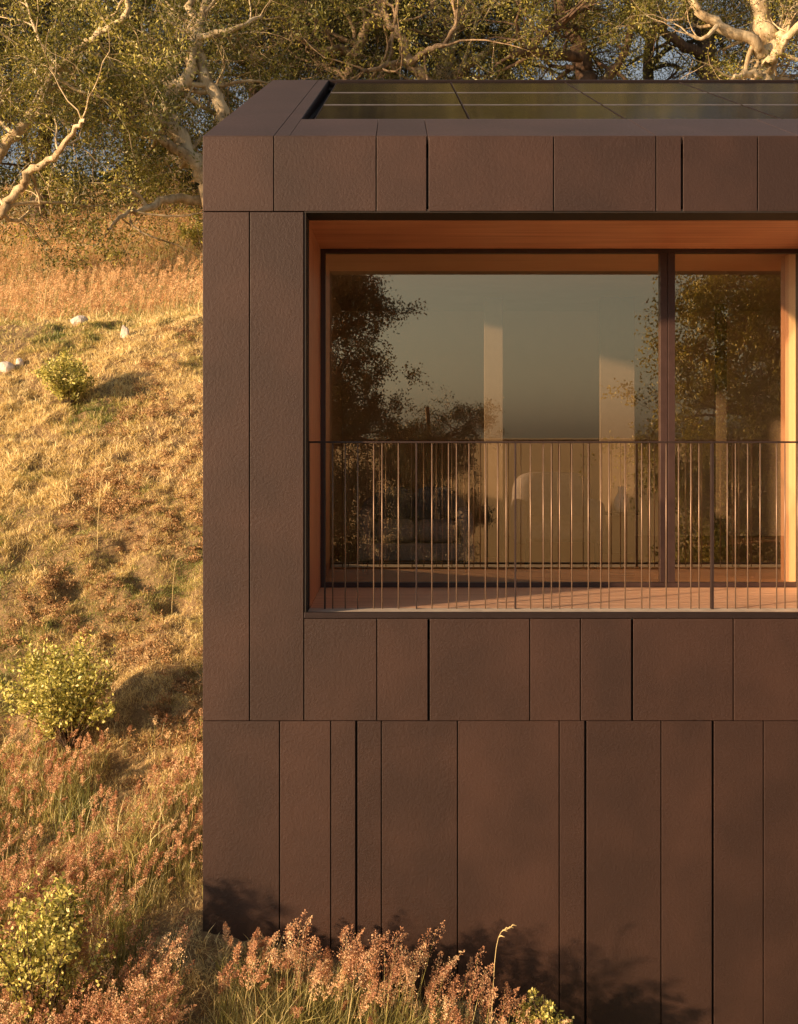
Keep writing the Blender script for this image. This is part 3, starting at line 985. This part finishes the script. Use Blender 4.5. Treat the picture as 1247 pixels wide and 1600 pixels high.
free_tree(60, 27, 31, 'shade darkened dull green gum tree behind the pale leaning tree at far left', h=13)
free_tree(215, 30, 32, 'shade darkened dull green gum tree seen between the leaning tree and the corner tree', h=13.5)
free_tree(400, 27, 33, 'dense gum tree rising behind the sloping left edge of the roof', h=14, sh=12)
free_tree(470, 34, 34, 'far gum tree behind the slender leaning trunk', h=15, sh=12)
free_tree(620, 34, 35, 'far gum tree filling the gap above the second solar panel', h=15, sh=12)
free_tree(800, 31, 36, 'dense round gum tree above the middle of the roof', h=14.5, mat='leaf', sh=13)
free_tree(1010, 36, 37, 'far gum tree with open crown showing white sky at right', h=15, sh=5, per=22)
free_tree(1290, 31, 38, 'gum tree half cut off by the right edge of the picture', h=14, sh=10)
free_tree(-150, 24, 39, 'gum tree just outside the left edge, its shoots reaching in', h=9)

# trees in the valley behind the camera, seen mirrored in the window
def MX(px, Y): return (px - 622) / F * (2 * (YG) - Y + DIST)
def mirror_tree(px, Y, h, seed, label, **k):
    X = MX(px, Y)
    free_tree(622 + X * F / (Y + DIST), Y, seed, label, h=h, group='trees in the valley mirrored in the window', **k)


mirror_tree(490, -17, 17.0, 61, 'tall dark tree mirrored at the left end of the window', sh=9, sl=1.25, sp=.16, per=30, leaf=(.085, .04), r=.22, wide=2.0, low=.30, nl=18, full=True)
mirror_tree(665, -24, 14.4, 62, 'lower round tree mirrored right of the tall one in the window', sh=9, sl=1.0, sp=.15, per=24, leaf=(.085, .036), r=.16, wide=1.6, low=.35, nl=14, full=True)
mirror_tree(1215, -15, 18.0, 63, 'large leafy tree mirrored in the right hand pane', sh=9, sl=1.6, sp=.20, per=32, leaf=(.10, .05), mat='leaf', r=.22, wide=3.4, low=.22, nl=24, full=True)
mirror_tree(590, -14, 6.4, 64, 'low bushy tree mirrored behind the railing at left', sh=9, sl=1.2, sp=.18, per=30, leaf=(.075, .03), r=.12, wide=2.2, low=.15, nl=10)


# far undergrowth under and behind the gum trees, one mass
rg = np.random.default_rng(77)
nb = 110
bx = rg.uniform(-34, 30, nb); by = rg.uniform(31, 54, nb)
bh = rg.uniform(.8, 2.6, nb) * np.where(bx > 4, .5, 1)
bz = terrain(bx, by)
k_ = 420
u_ = rg.normal(size=(nb, k_, 3)); u_ /= np.linalg.norm(u_, axis=2)[:, :, None]
u_ *= rg.uniform(.5, 1, (nb, k_, 1)) * (1 + .35 * np.sin(u_[:, :, :1] * 7 + bx[:, None, None]) * np.cos(u_[:, :, 1:2] * 5))
u_[:, :, 2] = np.abs(u_[:, :, 2])
pp = np.stack([bx, by, bz], 1)[:, None, :] + u_ * np.stack([bh * .8, bh * .8, bh], 1)[:, None, :]
V_, Q_ = leaves(pp.reshape(-1, 3), .26, .13, rg, droop=.1)
tag(mesh_np('distant_scrub', V_, Q_, M['leaf_shaded'], tint=np.repeat(np.clip(np.repeat(rg.uniform(.1, .8, nb), k_) + rg.normal(size=nb * k_) * .15, 0, 1), 4)), 'distant undergrowth on the hilltop behind the gum trees', 'scrub', kind='stuff')

# ------------------------------------------------------------------ shrubs
def shrub(px, Y, w_, h, seed, label, nstem=22, leaf=(.035, .020), per=26, mat='bleaf', name='shrub', lean=0.9):
    rg = np.random.default_rng(seed)
    X = PX(px, Y)
    z = float(terrain(X, Y))
    root = empty(name, (X, Y, z), label, 'shrub', 'yellow green shrubs on the slope')
    br, tw = [], []
    for k in range(nstem):
        a = rg.uniform(0, 2 * math.pi)
        rr = math.sqrt(rg.uniform(0, 1))
        e = np.array((math.cos(a) * rr * w_ / 2 * lean, math.sin(a) * rr * w_ / 2 * lean, h * (1 - .45 * rr * rr) * rg.uniform(.7, 1.05)))
        s = np.array((X, Y, z)) + np.array((math.cos(a), math.sin(a), 0)) * .03
        mid = s + e * .5 + np.array((0, 0, .08 * h)) + rg.normal(size=3) * .02
        line = smooth_line([s, mid, s + e], 8, rg, .004)
        br.append((line, np.linspace(.006, .002, 8)))
        for q_ in range(7):
            i = rg.integers(2, 8)
            d = rg.normal(size=3); d[2] = abs(d[2]) * .6 + .2; d /= np.linalg.norm(d)
            e2 = line[i] + d * w_ * rg.uniform(.10, .2)
            l2 = smooth_line([line[i], (line[i] + e2) / 2 + rg.normal(size=3) * .008, e2], 4, rg, .002)
            br.append((l2, np.linspace(.003, .0012, 4)))
            tw.append(l2)
    V_, Q_ = tubes(br)
    mesh_np('stem', V_, Q_, M['barkd'], root)
    tp = np.array([t[rg.integers(0, len(t), per)] for t in tw])
    tp = tp + rg.normal(size=tp.shape) * w_ * .022
    V_, Q_ = leaves(tp.reshape(-1, 3), leaf[0], leaf[1], rg, droop=-.4)
    mesh_np('foliage', V_, Q_, M[mat], root, tint=np.repeat(rg.uniform(0, 1, len(V_) // 4), 4))
    return root


shrub(105, 7.35, .74, .66, 71, 'small yellow green shrub high on the bank with a long dark shadow', nstem=34, leaf=(.045, .020), per=20)
shrub(108, 1.62, .94, .78, 72, 'largest yellow green shrub, half way down the left edge of the slope', nstem=50, leaf=(.034, .020), per=24)
shrub(66, -.6, .62, .95, 73, 'leafy pale shrub in the bottom left corner among reddish grass', nstem=38, leaf=(.030, .020), per=16)
shrub(842, -.42, .36, .62, 74, 'tiny bright shrub at the bottom edge in front of the wall', nstem=34, leaf=(.022, .014), per=24)
shrub(322, 21, 1.5, 1.0, 75, 'green shrub half hidden by the house corner under the trees', nstem=26, leaf=(.08, .05), per=14)


# ------------------------------------------------------------------ grasses
def scatter(n, x0, x1, y0, y1, rg, dens=None):
    x = rg.uniform(x0, x1, n); y = rg.uniform(y0, y1, n)
    keep = ~((x > XL - .03) & (x < XR + .1) & (y > -.03) & (y < 7.6))
    if dens is not None: keep &= rg.uniform(0, 1, n) < dens(x, y)
    x, y = x[keep], y[keep]
    return x, y, terrain(x, y)


STRAW = [(0.0, (0.17, 0.22, 0.045)), (0.30, (0.40, 0.40, 0.11)), (0.52, (0.70, 0.56, 0.22)), (1.0, (0.90, 0.75, 0.38))]
M['grass'] = mat_leaf('dry short grass blades', STRAW, trans=.25, gloss=.04)
M['red'] = mat_leaf('reddish seed heads', [(0.0, (0.36, 0.18, 0.10)), (0.45, (0.60, 0.34, 0.20)), (0.8, (0.78, 0.54, 0.32)), (1.0, (0.86, 0.72, 0.44))], trans=.35, gloss=.02)
M['orange'] = mat_leaf('orange meadow grass', [(0.0, (0.44, 0.27, 0.13)), (0.5, (0.74, 0.48, 0.25)), (1.0, (0.92, 0.70, 0.40))], trans=.3, gloss=.02)
M['stalk'] = mat_leaf('green and straw stalks', [(0.0, (0.13, 0.16, 0.04)), (0.5, (0.42, 0.40, 0.12)), (1.0, (0.80, 0.66, 0.34))], trans=.3, gloss=.05)

rg = np.random.default_rng(5)
# short matted grass on the bank
parts = []
for (n, x0, x1, y0, y1, h0, h1, wd) in ((250000, -3.2, -1.0, -1.6, 5.2, .020, .055, .0034), (120000, -4.8, -3.2, -1.0, 5.6, .025, .065, .0042), (190000, -5.2, -1.0, 5.0, 11.6, .03, .09, .0055),
                                        (50000, -7.5, -3.0, -2.0, 11.5, .05, .12, .008), (60000, -1.2, 4, -3.0, -.03, .04, .12, .006),
                                        (30000, -9, -2, 11, 17, .10, .25, .012)):
    x, y, z = scatter(n, x0, x1, y0, y1, rg, lambda x, y: np.clip(.42 + 2.4 * (fbm(x * 6, y * 6, 21) - .38), .28, 1))
    pt = np.stack([x, y, z - .004], 1)
    patch = fbm(x * .85 + 3, y * .85, 31, 3)
    fine = fbm(x * 7, y * 7, 33, 2)
    t = np.clip(.50 + (patch - .50) * 3.0 + (fine - .5) * 1.0 + rg.normal(size=len(x)) * .22 + .20 * np.clip((y - 8) / 2, 0, 1) + .35 * np.clip((y - 10) / .8, 0, 1), 0, 1)  # drier straw uphill; the crest's sunlit pale edge is put into the tint
    hh = rg.uniform(h0, h1, len(x)) * (.6 + .9 * fine)
    V_, T_ = blades(pt, hh, wd, rg, lean=1.9, curl=.8, up=(0.03, -.40, .915) if y0 < 10.9 else (0, 0, 1.0))
    parts.append((V_, T_, np.repeat(t, 5)))
V_, T_, s_ = merge(parts)
tag(mesh_np('short_grass', V_, T_, M['grass'], tint=s_), 'short dry straw grass with olive patches covering the bank', 'grass', kind='stuff')


def feather(x, y, h, rg, size=1.0, nsp=46, nbl=5, wide=.30):
    """grass plants: leaning stalk, airy seed head of many spikelets, a few green blades at the foot"""
    n = len(x)
    z = terrain(x, y)
    base = np.stack([x, y, z - .01], 1)
    az = rg.uniform(0, 2 * np.pi, n)
    lean = rg.uniform(.05, .38, n)
    d = np.stack([np.cos(az) * lean * .8 + .16, np.sin(az) * lean, np.ones(n)], 1)
    d /= np.linalg.norm(d, axis=1)[:, None]
    tip = base + d * h[:, None]
    mid = base + d * h[:, None] * .55 + rg.normal(size=(n, 3)) * .012
    side = np.stack([np.cos(az + 1.3), np.sin(az + 1.3), np.zeros(n)], 1) * .0016 * size
    Vst = np.stack([base - side, base + side, mid - side, mid + side, tip], 1).reshape(-1, 3)
    b = (np.arange(n) * 5)[:, None]
    Tst = np.concatenate([b + np.array((0, 1, 3)), b + np.array((0, 3, 2)), b + np.array((2, 3, 4))])
    # seed heads
    hl = h * rg.uniform(.20, .34, n)
    u = rg.uniform(0, 1, (n, nsp))
    k = wide * np.sin(np.pi * np.clip(u * .92 + .06, 0, 1)) ** .8 * (1.15 - .6 * u)
    bend = d * 1.0; bend[:, :2] *= 1 + rg.uniform(.2, 1.8, n)[:, None]; bend /= np.linalg.norm(bend, axis=1)[:, None]
    # spikelets gather in little side branches
    nb = 9
    ba = rg.uniform(0, 2 * np.pi, (n, nb)); bi = rg.integers(0, nb, (n, nsp))
    ang = np.take_along_axis(ba, bi, 1) + rg.normal(size=(n, nsp)) * .35
    rr = k * hl[:, None] * .5 * rg.uniform(.1, 1.0, (n, nsp))
    pos = (tip - d * hl[:, None] * .9)[:, None, :] + (d[:, None, :] * (1 - u)[:, :, None] + bend[:, None, :] * u[:, :, None]) * (hl[:, None] * u)[:, :, None] + np.stack([np.cos(ang) * rr, np.sin(ang) * rr, rr * .35], 2)
    dirs = np.stack([np.cos(ang) * .6, np.sin(ang) * .6, np.ones_like(ang) * .7], 2)
    Vh, Qh = leaves(pos.reshape(-1, 3), .0105 * size, .0068 * size, rg, droop=0, dirs=dirs.reshape(-1, 3))
    tint = np.clip(np.repeat(rg.uniform(.1, .9, n), nsp) + rg.normal(size=n * nsp) * .16, 0, 1)
    # blades at the foot
    bp = np.repeat(base, nbl, 0) + rg.normal(size=(n * nbl, 3)) * np.array((.03, .03, .0))
    Vb, Tb = blades(bp, np.repeat(h, nbl) * rg.uniform(.35, .8, n * nbl), .004 * size, rg, lean=.55, curl=.5)
    return (Vst, Tst, np.repeat(rg.uniform(.2, 1, n), 5)), (Vh, Qh, np.repeat(tint, 4)), (Vb, Tb, np.repeat(np.clip(rg.normal(.52, .26, n * nbl), 0, 1), 5))


def field(label, name, spots, rg, size=1.0, nsp=46, nbl=5, headmat='red', wide=.30):
    a, b, c = feather(*spots, rg, size, nsp, nbl, wide)
    if headmat == 'orange': c = (c[0], c[1], np.clip(c[2] + .35, 0, 1))
    Vst, Tst, sst = merge([a, c])
    X = (float(np.mean(spots[0])), float(np.mean(spots[1])))
    o = mesh_np(name, Vst, Tst, M['stalk'], tint=sst, origin=(X[0], X[1], float(terrain(*X))))
    tag(o, label, 'grass', kind='stuff')
    mesh_np('seed_heads', b[0], b[1], M[headmat], o, tint=b[2])


rg = np.random.default_rng(9)
# in front of the wall
x = np.concatenate([rg.uniform(PX(330, -.6), PX(660, -.6), 170), rg.uniform(PX(640, -.6), PX(815, -.6), 60)])
y = rg.uniform(-.62, -.20, len(x))
top = np.interp((x / (y + DIST)) * F + 622, [320, 380, 430, 500, 600, 650, 720, 780, 830], [1500, 1445, 1425, 1440, 1425, 1455, 1490, 1520, 1560])
top = top + np.abs(rg.normal(size=len(x))) * 70 + rg.uniform(0, 18, len(x))
h = np.clip(PZ(top, y) - terrain(x, y), .25, 1.2)
field('reddish feathery grass in front of the brown wall, stems tipped with seed heads', 'feathery_grass', (x, y, h), rg, 1.1, 150, 12, wide=.55)
# bottom left corner and up the slope to the large shrub
x = rg.uniform(-3.4, -1.25, 4800); y = rg.uniform(-1.3, 1.75, 4800)
d_ = fbm(x * 1.6, y * 1.6, 41, 2)
keep = (rg.uniform(0, 1, len(x)) < np.clip(.42 + 2.4 * (d_ - .42), .04, 1) * np.interp(y, [-1.3, .9, 1.75], [1, .8, .1])) & ~((x > -1.6) & (y > -.28) & (y < .1) & (x < -1.1))
x, y = x[keep], y[keep]
h = rg.uniform(.22, .46, len(x)) * np.interp(y, [-1.2, 0, 1.7], [1.15, .95, .6])
field('reddish feathery grass filling the bottom left corner of the slope', 'feathery_grass', (x, y, h), rg, 1.1, 84, 8, wide=.60)
# meadow beyond the crest
x = rg.uniform(-12, -1.6, 8500); y = rg.uniform(12.0, 26, 8500)
x = np.concatenate([x, rg.uniform(-20, -3, 6000)]); y = np.concatenate([y, rg.uniform(26, 44, 6000)])
h = rg.uniform(.3, .8, len(x)) * (.55 + .9 * fbm(x * .6, y * .5, 61, 2))
field('tall orange meadow grass beyond the crest of the bank, below the trees', 'meadow_grass', (x, y, h), rg, 2.1, 56, 2, 'orange', .60)


# low brown heath in patches on the bank
rg = np.random.default_rng(88)
x = rg.uniform(-3.4, -1.22, 2600); y = rg.uniform(.8, 9.6, 2600)
keep = rg.uniform(0, 1, len(x)) < np.clip((fbm(x * 1.3 + 5, y * 1.0, 51, 2) - .50) * 4 + 1.0 * np.exp(-((x + 2.0) ** 2 / .5 + (y - 5.6) ** 2 / 1.6)), 0, 1)
x, y = x[keep], y[keep]
z = terrain(x, y)
k_ = 70
u_ = rg.normal(size=(len(x), k_, 3)); u_ /= np.linalg.norm(u_, axis=2)[:, :, None]
u_ *= rg.uniform(.3, 1, (len(x), k_, 1)); u_[:, :, 2] = np.abs(u_[:, :, 2])
rr_ = rg.uniform(.04, .10, len(x))
pp = np.stack([x, y, z], 1)[:, None, :] + u_ * rr_[:, None, None]
V_, Q_ = leaves(pp.reshape(-1, 3), .030, .010, rg, droop=-.5)
M['heath'] = mat_leaf('brown heath', [(0.0, (0.16, 0.085, 0.045)), (0.5, (0.40, 0.25, 0.12)), (1.0, (0.70, 0.48, 0.24))], trans=.2, gloss=.02)
tag(mesh_np('low_heath', V_, Q_, M['heath'], tint=np.repeat(np.clip(np.repeat(rg.uniform(.2, .8, len(x)), k_) + rg.normal(size=len(x) * k_) * .18, 0, 1), 4)), 'low matted brown heath growing in patches on the bank', 'heath', kind='stuff')


# yellow green tussock blades among the reddish grass
def tussock(px, py, Y, n, h, label, tint=.7, wd=.006, spread=.07):
    X = PX(px, Y)
    r2 = np.random.default_rng(int(px * 7 + py))
    p_ = np.stack([X + r2.normal(size=n) * spread, Y + r2.normal(size=n) * spread, np.zeros(n)], 1)
    p_[:, 2] = terrain(p_[:, 0], p_[:, 1]) - .01
    V_, T_ = blades(p_, r2.uniform(.5, 1.1, n) * h, wd, r2, lean=.45, curl=.6)
    o = mesh_np('grass_tussock', V_, T_, M['stalk'], tint=np.repeat(np.clip(r2.normal(tint, .15, n), 0, 1), 5), origin=(X, Y, float(terrain(X, Y))))
    tag(o, label, 'grass tuft', 'long bladed grass tussocks')


tussock(215, 1400, .42, 190, .52, 'bright yellow green tussock half way between the house corner and bottom left shrub', .66)
tussock(120, 1290, .9, 130, .32, 'darker green tussock below the large shrub', .25)
tussock(420, 1590, -.75, 170, .55, 'yellow green tussock at the bottom edge under the wall corner', .62)
tussock(650, 1560, -.55, 140, .50, 'green tussock behind the seed heads in front of the wall', .35)
tussock(190, 1500, -.10, 120, .34, 'dull green tussock beside the bottom left shrub', .3)


def stalk(px, py_top, Y, label, py_base=None, bend=.03, r=.0022, head=True):
    """one tall dry stem with a drooping tip"""
    X = PX(px, Y)
    z = float(terrain(X, Y))
    zt = PZ(py_top, Y)
    pts = [np.array((X, Y, z - .02)), np.array((X + bend * .3, Y, z + (zt - z) * .5)), np.array((X + bend, Y, z + (zt - z) * .92)), np.array((X + bend * 2.6, Y - .01, zt))]
    line = smooth_line(pts, 14, np.random.default_rng(int(px)), .0008)
    br = [(line, np.linspace(r, r * .5, 14))]
    if head:
        for k in range(5):
            a = line[9 + k]
            br.append((np.array([a, a + np.array((.012, .002 * (k - 2), .012)), a + np.array((.034, .004 * (k - 2), .006))]), np.array((r * .5, r * 1.5, r * .5))))
    V_, Q_ = tubes(br)
    o = mesh_np('grass_stalk', V_, Q_, M['stalk'], tint=np.full(len(V_), .95), origin=(X, Y, z))
    tag(o, label, 'grass stalk', 'single tall dry stalks')


stalk(765, 1448, -.48, 'tall pale nodding stalk standing alone against the brown wall', bend=.045, r=.003)
stalk(149, 650, 5.2, 'thin pale stalk on the bank below the small shrub', head=False, bend=.01, r=.004)
stalk(152, 730, 4.1, 'forked looking pale stalk in the middle of the bank', bend=.05, r=.004)
stalk(268, 870, 3.2, 'thin leaning pale stalk near the house edge above the long shadow', bend=.04, r=.003, head=False)
stalk(68, 420, 10.2, 'tallest thin stalk on the crest left of the white rock', bend=.08, r=.006, head=False)
stalk(140, 420, 10.6, 'thin stalk on the crest just right of the white rock', bend=.05, r=.005, head=False)
